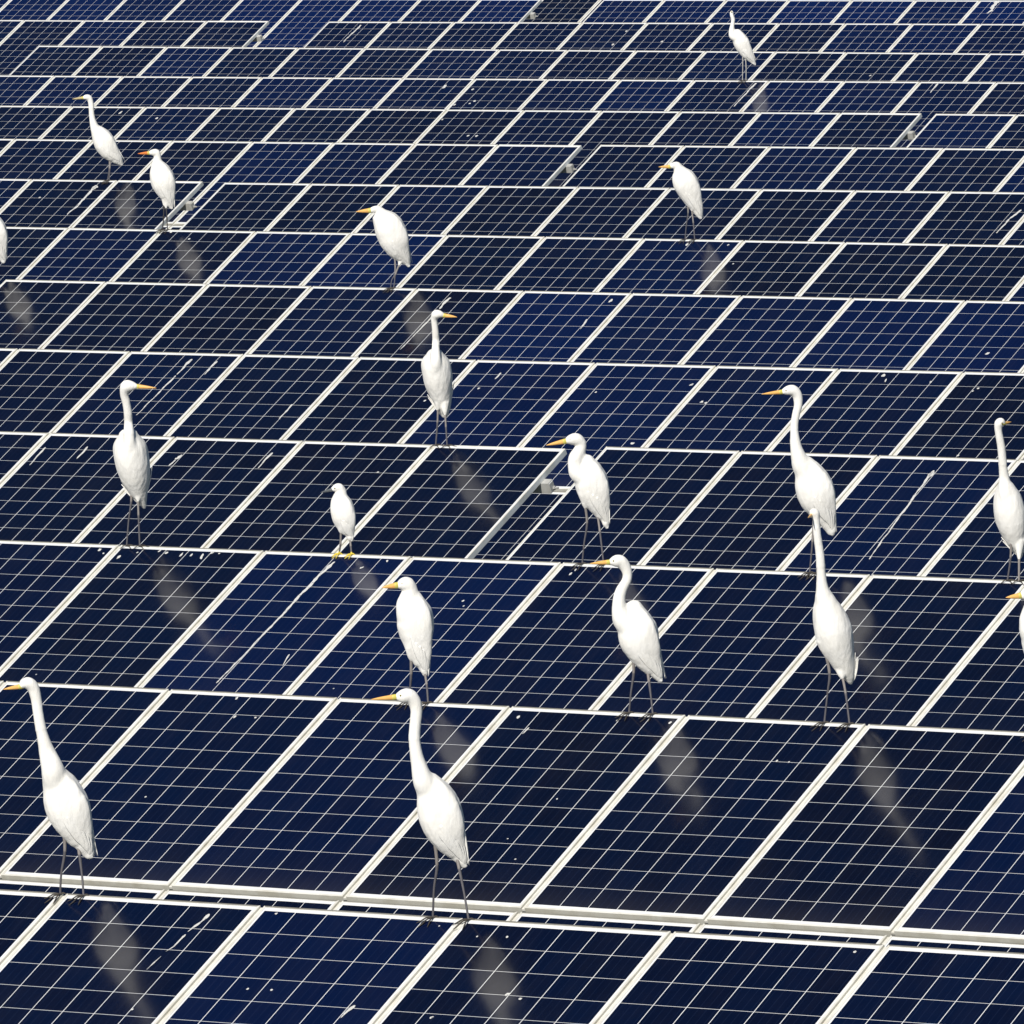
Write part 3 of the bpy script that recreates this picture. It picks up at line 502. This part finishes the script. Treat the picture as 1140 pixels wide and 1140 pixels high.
# ------------------------------------------------------------------ mounting rails that show in the gaps
def rail_mesh():
    bm = bmesh.new()
    w, h, th, L = 0.055, 0.075, 0.005, 3.2
    # C-channel open to the uphill side, running along -x from its end at x = 0
    box(bm, -L, 0, -w / 2, w / 2, -th, 0)
    box(bm, -L, 0, -w / 2, -w / 2 + th, -h + th, -th)
    box(bm, -L, 0, -w / 2, w / 2, -h, -h + th)
    return mesh('channel', bm, [M_rail])
def bolt_mesh():
    bm = bmesh.new()
    bmesh.ops.create_cone(bm, cap_ends=True, segments=6, radius1=0.013, radius2=0.013, depth=0.012)
    bmesh.ops.translate(bm, verts=bm.verts, vec=(0, 0, 0.006))
    r = bmesh.ops.create_cone(bm, cap_ends=True, segments=12, radius1=0.007, radius2=0.007, depth=0.03)
    bmesh.ops.translate(bm, verts=r['verts'], vec=(0, 0, 0.018))
    return mesh('bolt', bm, [M_bolt])
def plate_mesh():
    bm = bmesh.new()
    box(bm, 0.0, 0.004, -0.024, 0.024, -0.068, -0.008)
    return mesh('end_plate', bm, [M_rail])
ME_rail, ME_bolt, ME_plate = rail_mesh(), bolt_mesh(), plate_mesh()
RAIL_LABEL = {3: 'grey rail end and bolt in the nearest table gap, below the folded-neck egret\'s bill',
              7: 'grey rail end in the gap beside the egret with the reddish bill',
              8: 'small grey rail end in the gap left of the upper right hunched egret',
              9: 'small grey rail end in the gap near the right edge, upper right',
              12: 'tiny rail end in the wide gap at the upper left',
              13: 'tiny rail end in the gap at the very top edge'}
for t in TABLES:
    if not t[8]:
        continue
    xe = t[1] + t[6] * W - (W - PW) / 2
    e = 0.055
    o = thing('mounting_rail', RAIL_LABEL[t[0]], 'metal rail', slope_point(t, xe + e, 0.31, -PH - 0.001),
              (TILT, -math.atan(t[4]), 0), 'mounting rail ends')
    link('channel', ME_rail, o)
    link('end_plate', ME_plate, o)
    b = link('bolt', ME_bolt, o)
    b.location = (0.004, 0.012, -0.055)
    b.rotation_euler = (0, math.pi / 2, 0)

# ------------------------------------------------------------------ droppings on the glass
rng = random.Random(7)
for (ti, k, kind, pts, w) in DROPS:
    w *= 1.3
    par = panels.get((ti, k, False))
    if par is None:
        continue
    bm = bmesh.new()
    z = 0.0002
    P = [Vector((a, b, 0)) for a, b in pts]
    if kind == 'blob':
        c = (P[0] + P[-1]) / 2
        d = (P[-1] - P[0])
        L = max(d.length * 0.55, w * 0.55)
        ax = d.normalized() if d.length > 1e-5 else Vector((0, 1, 0))
        ay = Vector((-ax.y, ax.x, 0))
        n = 14
        vs = []
        for i in range(n):
            a = 2 * math.pi * i / n
            r = 1 + rng.uniform(-0.28, 0.28)
            vs.append(bm.verts.new(c + ax * math.cos(a) * L * r * 1.15 + ay * math.sin(a) * w * 0.55 * r + Vector((0, 0, z))))
        bm.faces.new(vs)
    else:
        dense = []
        for a, b in zip(P[:-1], P[1:]):
            m = max(2, int((b - a).length / 0.012))
            dense += [a.lerp(b, i / m) for i in range(m)]
        dense.append(P[-1])
        n = len(dense)
        prev = None
        ph = rng.uniform(0, 50)
        for i, q in enumerate(dense):
            tg = (dense[min(i + 1, n - 1)] - dense[max(i - 1, 0)]).normalized()
            nn = Vector((-tg.y, tg.x, 0))
            f = i / max(n - 1, 1)
            hw = w * 0.5 * (1.25 - 0.75 * f) * (0.75 + 0.6 * noise.noise(Vector((ph, i * 0.35, 0))))
            if i in (0, n - 1):
                hw *= 0.35
            hw = max(hw, 0.0008)
            q = q + nn * 0.5 * w * noise.noise(Vector((ph + 9, i * 0.12, 3)))
            cur = (bm.verts.new(q + nn * hw + Vector((0, 0, z))), bm.verts.new(q - nn * hw + Vector((0, 0, z))))
            if prev:
                bm.faces.new((prev[0], cur[0], cur[1], prev[1]))
            prev = cur
    bmesh.ops.recalc_face_normals(bm, faces=bm.faces)
    for f in bm.faces:
        if f.normal.z < 0:
            f.normal_flip()
    link('dropping', mesh('dropping', bm, [M_drop]), par)

# ------------------------------------------------------------------ egrets
def resample(pts, rad, per=6):
    out, ro = [], []
    n = len(pts)
    for i in range(n - 1):
        p0, p1, p2, p3 = pts[max(i - 1, 0)], pts[i], pts[i + 1], pts[min(i + 2, n - 1)]
        for j in range(per):
            t = j / per
            a = 0.5 * ((2 * p1) + (p2 - p0) * t + (2 * p0 - 5 * p1 + 4 * p2 - p3) * t * t + (3 * p1 - p0 - 3 * p2 + p3) * t ** 3)
            out.append(a)
            r0, r1, r2, r3 = rad[max(i - 1, 0)], rad[i], rad[i + 1], rad[min(i + 2, n - 1)]
            ro.append(max(0.0015, 0.5 * ((2 * r1) + (r2 - r0) * t + (2 * r0 - 5 * r1 + 4 * r2 - r3) * t * t + (3 * r1 - r0 - 3 * r2 + r3) * t ** 3)))
    out.append(pts[-1]); ro.append(rad[-1])
    return out, ro

def sweep(bm, pts, rad, q=1.0, seg=16, per=6, side=Vector((0, 1, 0)), mat=0, round_ends=True):
    pts = [Vector(p) for p in pts]
    P, R = resample(pts, list(rad), per)
    rings = []
    n = len(P)
    def ring(c, r, T):
        s = side - T * side.dot(T)
        s = s.normalized() if s.length > 1e-4 else Vector((1, 0, 0))
        m = s.cross(T).normalized()
        return [bm.verts.new(c + m * r * math.cos(2 * math.pi * k / seg) + s * r * q * math.sin(2 * math.pi * k / seg)) for k in range(seg)]
    Ts = [(P[min(i + 1, n - 1)] - P[max(i - 1, 0)]).normalized() for i in range(n)]
    if round_ends:
        for a in (0.98, 0.8, 0.45):
            rings.append(ring(P[0] - Ts[0] * R[0] * a * 0.7, R[0] * math.sqrt(1 - a * a), Ts[0]))
    for i in range(n):
        rings.append(ring(P[i], R[i], Ts[i]))
    if round_ends:
        for a in (0.45, 0.8, 0.98):
            rings.append(ring(P[-1] + Ts[-1] * R[-1] * a * 0.7, R[-1] * math.sqrt(1 - a * a), Ts[-1]))
    fs = []
    for a, b in zip(rings[:-1], rings[1:]):
        for k in range(seg):
            fs.append(bm.faces.new((a[k], a[(k + 1) % seg], b[(k + 1) % seg], b[k])))
    fs.append(bm.faces.new(rings[0][::-1]))
    fs.append(bm.faces.new(rings[-1]))
    for f in fs:
        f.material_index = mat
        f.smooth = True
    return fs

cy, sy = math.cos(YAW), math.sin(YAW)
def drape(du, dw):
    """height of the perch surface at a local offset from the table's top edge"""
    yw = -sy * du + cy * dw
    return yw * math.tan(TILT) if yw < 0 else -min(yw, 0.03) * 0.4

def egret(b):
    root = thing('egret', b['label'], 'egret', b['loc'], (0, 0, -YAW), 'white egrets standing on the solar panels')
    V = lambda p: Vector(p[:3])
    body, neck = b['body'], b['neck']
    q = b['q']
    ppx = 0.0
    bm = bmesh.new()
    sweep(bm, [V(p) for p in body], [p[3] for p in body], q, 24)
    sweep(bm, [V(p) for p in neck], [p[3] for p in neck], 0.9, 16)
    # join the neck to the breast
    nb = min(range(len(body)), key=lambda i: (V(body[i]) - V(neck[-1])).length)
    nb = max(nb, 1)
    rmax = max(p[3] for p in body)
    ax = (V(body[-1]) - V(body[1])).normalized()
    sgn = -1.0 if b['face'] < 0 else 1.0
    dors = Vector((-ax.z, 0, ax.x)).normalized()
    if dors.x * sgn > 0:
        dors = -dors
    # the neck runs down into the front of the breast
    n1, n2 = min(nb + 1, len(body) - 1), min(nb + 2, len(body) - 1)
    if b['front']:
        path = [V(neck[-2]), V(neck[-1]), V(body[nb]) * 0.5 + V(body[n1]) * 0.5, V(body[n1]) * 0.4 + V(body[n2]) * 0.6]
        rads = [neck[-2][3] * 0.96, neck[-1][3], body[nb][3] * 0.62, body[n1][3] * 0.55]
    else:
        path, rads = [V(neck[-2]), V(neck[-1])], [neck[-2][3] * 0.98, neck[-1][3]]
        zprev = neck[-1][2]
        for i in range(1, len(body) - 2):
            r = body[i][3]
            rr = r * 0.84
            p = V(body[i]) - dors * (r - rr + 0.006)
            if p.z < zprev - 0.02:
                path.append(p); rads.append(rr); zprev = p.z
    sweep(bm, path, rads, 0.95, 18)
    if not b['front']:
        # folded wings lie along both flanks and end in a point beside the tail
        for sd in (-1, 1):
            pts, rad = [], []
            for i, p in enumerate(body):
                r = p[3]
                f = i / (len(body) - 1)
                pts.append(V(p) + dors * r * (0.20 + 0.12 * f) + Vector((0, sd * q * r * (0.66 - 0.10 * f), 0)))
                rad.append(r * (0.62 + 0.10 * math.sin(f * math.pi)) if i else r * 0.45)
            pts.append(V(body[-1]) + ax * rmax * 0.12 + Vector((0, sd * 0.010, 0)) + dors * body[-1][3] * 0.5)
            rad[-1] = max(body[-1][3] * 1.0, 0.016)
            rad.append(0.010)
            sweep(bm, pts, rad, 0.46, 16)
    else:
        for sd in (-1, 1):
            pts, rad = [], []
            for i, p in enumerate(body):
                r = p[3]
                f = i / (len(body) - 1)
                pts.append(V(p) + Vector((sd * r * (0.66 - 0.25 * f), r * (0.15 + 0.2 * f), 0)))
                rad.append(r * 0.42 if i else r * 0.3)
            sweep(bm, pts, rad, 1.5, 16)
    # tail: a short flat fan
    e = V(body[-1]); r = body[-1][3]
    for k in (-1.2, -0.4, 0.4, 1.2):
        d = (ax + Vector((0.10 * k if b['front'] else 0, 0.22 * k, 0))).normalized()
        sweep(bm, [e - ax * rmax * 0.7, e - ax * rmax * 0.2 + Vector((0, 0.008 * k, 0)), e + d * rmax * (0.14 - 0.03 * abs(k))],
              [0.016, 0.019, 0.010], 0.7, 8, 3)
    # feathered thighs
    for l in b['legs']:
        h, kn = V(l[0]), V(l[1])
        d = (kn - h)
        up = h - d.normalized() * 0.05
        sweep(bm, [up, h, h + d * 0.30], [0.034, 0.021, 0.008], 1.0, 10, 4)
    for f in bm.faces:
        f.material_index = 0
    me0 = mesh('tmp', bm, [M_feather])
    ob = bpy.data.objects.new('tmp', me0)
    C.objects.link(ob)
    far = b['loc'][1] > 75
    m = ob.modifiers.new('r', 'REMESH'); m.mode = 'VOXEL'; m.voxel_size = 0.0065 if far else 0.005; m.use_smooth_shade = True
    m = ob.modifiers.new('s', 'SMOOTH'); m.factor = 0.5; m.iterations = 4 if far else 7
    dg = bpy.context.evaluated_depsgraph_get()
    me = bpy.data.meshes.new_from_object(ob.evaluated_get(dg))
    bpy.data.objects.remove(ob)
    bpy.data.meshes.remove(me0)
    bm = bmesh.new()
    bm.from_mesh(me)
    jn = V(neck[-1])
    near = [v for v in bm.verts if (v.co - jn).length < rmax * 1.9 and (v.co - V(neck[1])).length > neck[1][3] * 1.8]
    for _ in range(20):
        bmesh.ops.smooth_vert(bm, verts=near, factor=0.5, use_axis_x=True, use_axis_y=True, use_axis_z=True)
    bm.normal_update()
    seed = Vector(b['loc'])
    zt = max(p[2] for p in body)
    for v in bm.verts:
        p = v.co
        a = noise.noise(Vector((p.x * 38, p.y * 38, p.z * 11)) + seed)
        c = noise.noise(Vector((p.x * 90, p.y * 90, p.z * 30)) + seed)
        amp = 0.0020 if p.z < zt else 0.0006
        v.co = p + v.normal * (amp * a + 0.4 * amp * c)
    for f in bm.faces:
        f.smooth = True
    # flight feathers overlapping at the wing tips, and a few loose plumes off the back
    frng = random.Random(int(abs(b['loc'][0]) * 1000))
    side = Vector((0, 1, 0)) if not b['front'] else Vector((1, 0, 0))
    nbod = len(body)
    def at(f):
        x = f * (nbod - 1); i = min(int(x), nbod - 2); t = x - i
        return V(body[i]).lerp(V(body[i + 1]), t), body[i][3] * (1 - t) + body[i + 1][3] * t
    qd = q if not b['front'] else 1.0
    for sd in (-1, 1):
        for j in range(6):
            f0 = 0.42 + 0.05 * j + frng.uniform(-.02, .02)
            f1 = min(0.80 + 0.045 * j + frng.uniform(-.02, .02), 1.0)
            across = (-0.45 + 0.26 * j)
            pts, rad = [], []
            for u_, rr_ in ((0.0, 0.006), (0.35, 0.013), (0.75, 0.012), (1.0, 0.0035)):
                c, r = at(f0 + (f1 - f0) * u_)
                a_ = max(-1.0, min(1.0, across * (1 - 0.45 * u_)))
                cover = math.sqrt(max(0.05, 1 - (a_ * 0.8) ** 2))
                pts.append(c + dors * r * a_ * 0.8 + side * sd * r * qd * cover * ((1.02 + 0.06 * u_) if not b['front'] else (0.80 - 0.12 * u_)))
                rad.append(rr_)
            sweep(bm, pts, rad, 0.28, 8, 4, side=side, round_ends=False)
    for j in range(4 if not b['front'] else 0):
        c0, r0_ = at(0.35 + 0.1 * j)
        c1, r1_ = at(min(0.9 + 0.04 * j, 1.0))
        w0 = Vector((0, frng.uniform(-.4, .4) * r0_, 0))
        p1 = c1 + dors * r1_ * frng.uniform(0.9, 1.5) + ax * frng.uniform(-.01, .03) + w0
        sweep(bm, [c0 + dors * r0_ * 0.85 + w0, (c0 + c1) / 2 + dors * (r0_ + r1_) * 0.5 * 1.0 + w0, p1], [0.005, 0.0045, 0.001], 0.5, 6, 5, round_ends=False)
    # legs and toes belong to the same body mesh
    for li, l in enumerate(b['legs']):
        pts = [V(p) for p in l]
        foot = pts[-1] + Vector((0, 0, 0.006))
        pts[-1] = foot
        P_, R_ = resample(pts, [0.0075, 0.0068, 0.0046, 0.0048] if len(pts) == 4 else [0.0075, 0.0056, 0.0048], 6)
        kn = 6
        sweep(bm, P_[:kn + 1], [max(r, 0.0052) for r in R_[:kn]] + [0.0068], 1.0, 10, 2, mat=3)   # pale upper leg down to the joint
        if b['feet'] == 'yellow':      # the yellow runs up the lower leg
            kn2 = kn + (len(P_) - kn) * 2 // 3
            sweep(bm, P_[kn2:], [r + 0.0006 for r in R_[kn2:]], 1.0, 10, 2, mat=2)
        sweep(bm, P_[kn:], [0.0066] + R_[kn + 1:], 1.0, 10, 2, mat=1)
        fx = b['face']
        L = 0.072 if b['feet'] != 'yellow' else 0.045
        jit = 0.25 * noise.noise(Vector((foot.x * 40, li * 3.1, b['loc'][1])))
        for da, ln in ((0.0, 0.95), (0.5, 1.0), (1.15, 0.85), (math.pi - 0.1, 0.55)):
            an = (math.pi + da + jit) if fx < 0 else (-da - jit)
            tp = []
            for s in (0.0, 0.35, 0.7, 1.0):
                du, dw = math.cos(an) * L * ln * s, math.sin(an) * L * ln * s
                x, y = foot.x + du, foot.y + dw
                zz = drape(x, y) + (0.007 if 0 < s < 1 else 0.004) + (0.006 if s == 0.35 else 0)
                tp.append(Vector((x, y, zz if s else foot.z)))
            sweep(bm, tp, [0.0042, 0.0031, 0.0028, 0.0012], 1.0, 8, 4, mat=2)
    me2 = mesh('body', bm, [M_feather, M_leg[b['leg']], M_foot[b['feet']], M_thigh[b['leg']]])
    link('body', me2, root)
    bpy.data.meshes.remove(me)
    # bill with the bare yellow-green skin in front of the eye
    hc = V(neck[1]); hr = neck[1][3]
    B0, T, br = Vector(b['bill'][0]), Vector(b['bill'][1]), b['bill'][2]
    d = (T - B0)
    bm = bmesh.new()
    s1 = d.normalized()
    sweep(bm, [B0 - s1 * br * 1.9, B0 - s1 * br * 0.2, B0 + d * 0.12], [br * 0.8, br * 1.08, br * 1.06], 0.8, 12, 4, mat=1)
    sweep(bm, [B0 + d * 0.06, B0 + d * 0.35, B0 + d * 0.7, T], [br * 1.05, br * 0.86, br * 0.54, br * 0.10], 0.75, 12, 5, mat=0)
    link('bill', mesh('bill', bm, [M_bill[b['billc']], M_lore if b['billc'] != 'dark' else M_bill['dark']]), root)
    for sd in (-1, 1):
        bm = bmesh.new()
        bmesh.ops.create_uvsphere(bm, u_segments=12, v_segments=8, radius=0.0042)
        for f in bm.faces:
            f.smooth = True
        o = link('eye', mesh('eye', bm, [M_eye]), root)
        o.location = B0 - s1 * br * 1.9 + Vector((0, sd * hr * 0.66, br * 0.55))
    return root

for b in BIRDS:
    egret(b)

# ------------------------------------------------------------------ water, sky, sun, camera
bm = bmesh.new()
vs = [bm.verts.new(p) for p in ((-1500, -1500, 0), (1500, -1500, 0), (1500, 1500, 0), (-1500, 1500, 0))]
bm.faces.new(vs)
wtr = link('water', mesh('water', bm, [M_water]))
wtr['kind'] = 'structure'

SUN = Vector((0.17, -0.79, 0.58)).normalized()
el, az = math.asin(SUN.z), math.atan2(SUN.x, SUN.y)
wd = bpy.data.worlds.new('World')
scene.world = wd
wd.use_nodes = True
nt = wd.node_tree
sky = nt.nodes.new('ShaderNodeTexSky')
sky.sky_type = 'NISHITA'
sky.sun_disc = False
sky.sun_elevation = el
sky.sun_rotation = az
sky.air_density, sky.dust_density, sky.ozone_density = 1.0, 0.15, 3.0
bg = nt.nodes['Background']
nt.links.new(sky.outputs[0], bg.inputs[0])
bg.inputs[1].default_value = SKY

ld = bpy.data.lights.new('sun', 'SUN')
ld.energy = SUNE
ld.angle = math.radians(0.5)
ld.color = (1.0, 0.95, 0.87)
lo = link('sun', ld)
lo.rotation_euler = SUN.to_track_quat('Z', 'Y').to_euler()

cd = bpy.data.cameras.new('camera')
cam = link('camera', cd)
r, u, f = (Vector(CAM[k]) for k in ('right', 'up', 'fwd'))
cam.matrix_world = Matrix(((r.x, u.x, -f.x, 0), (r.y, u.y, -f.y, 0), (r.z, u.z, -f.z, CAM['z']), (0, 0, 0, 1)))
cd.sensor_width = 36
cd.lens = CAM['lens']
cd.clip_start = 1.0
cd.clip_end = 3000
scene.camera = cam
scene.view_settings.view_transform = 'Standard'
scene.view_settings.look = 'None'
scene.view_settings.exposure = 0
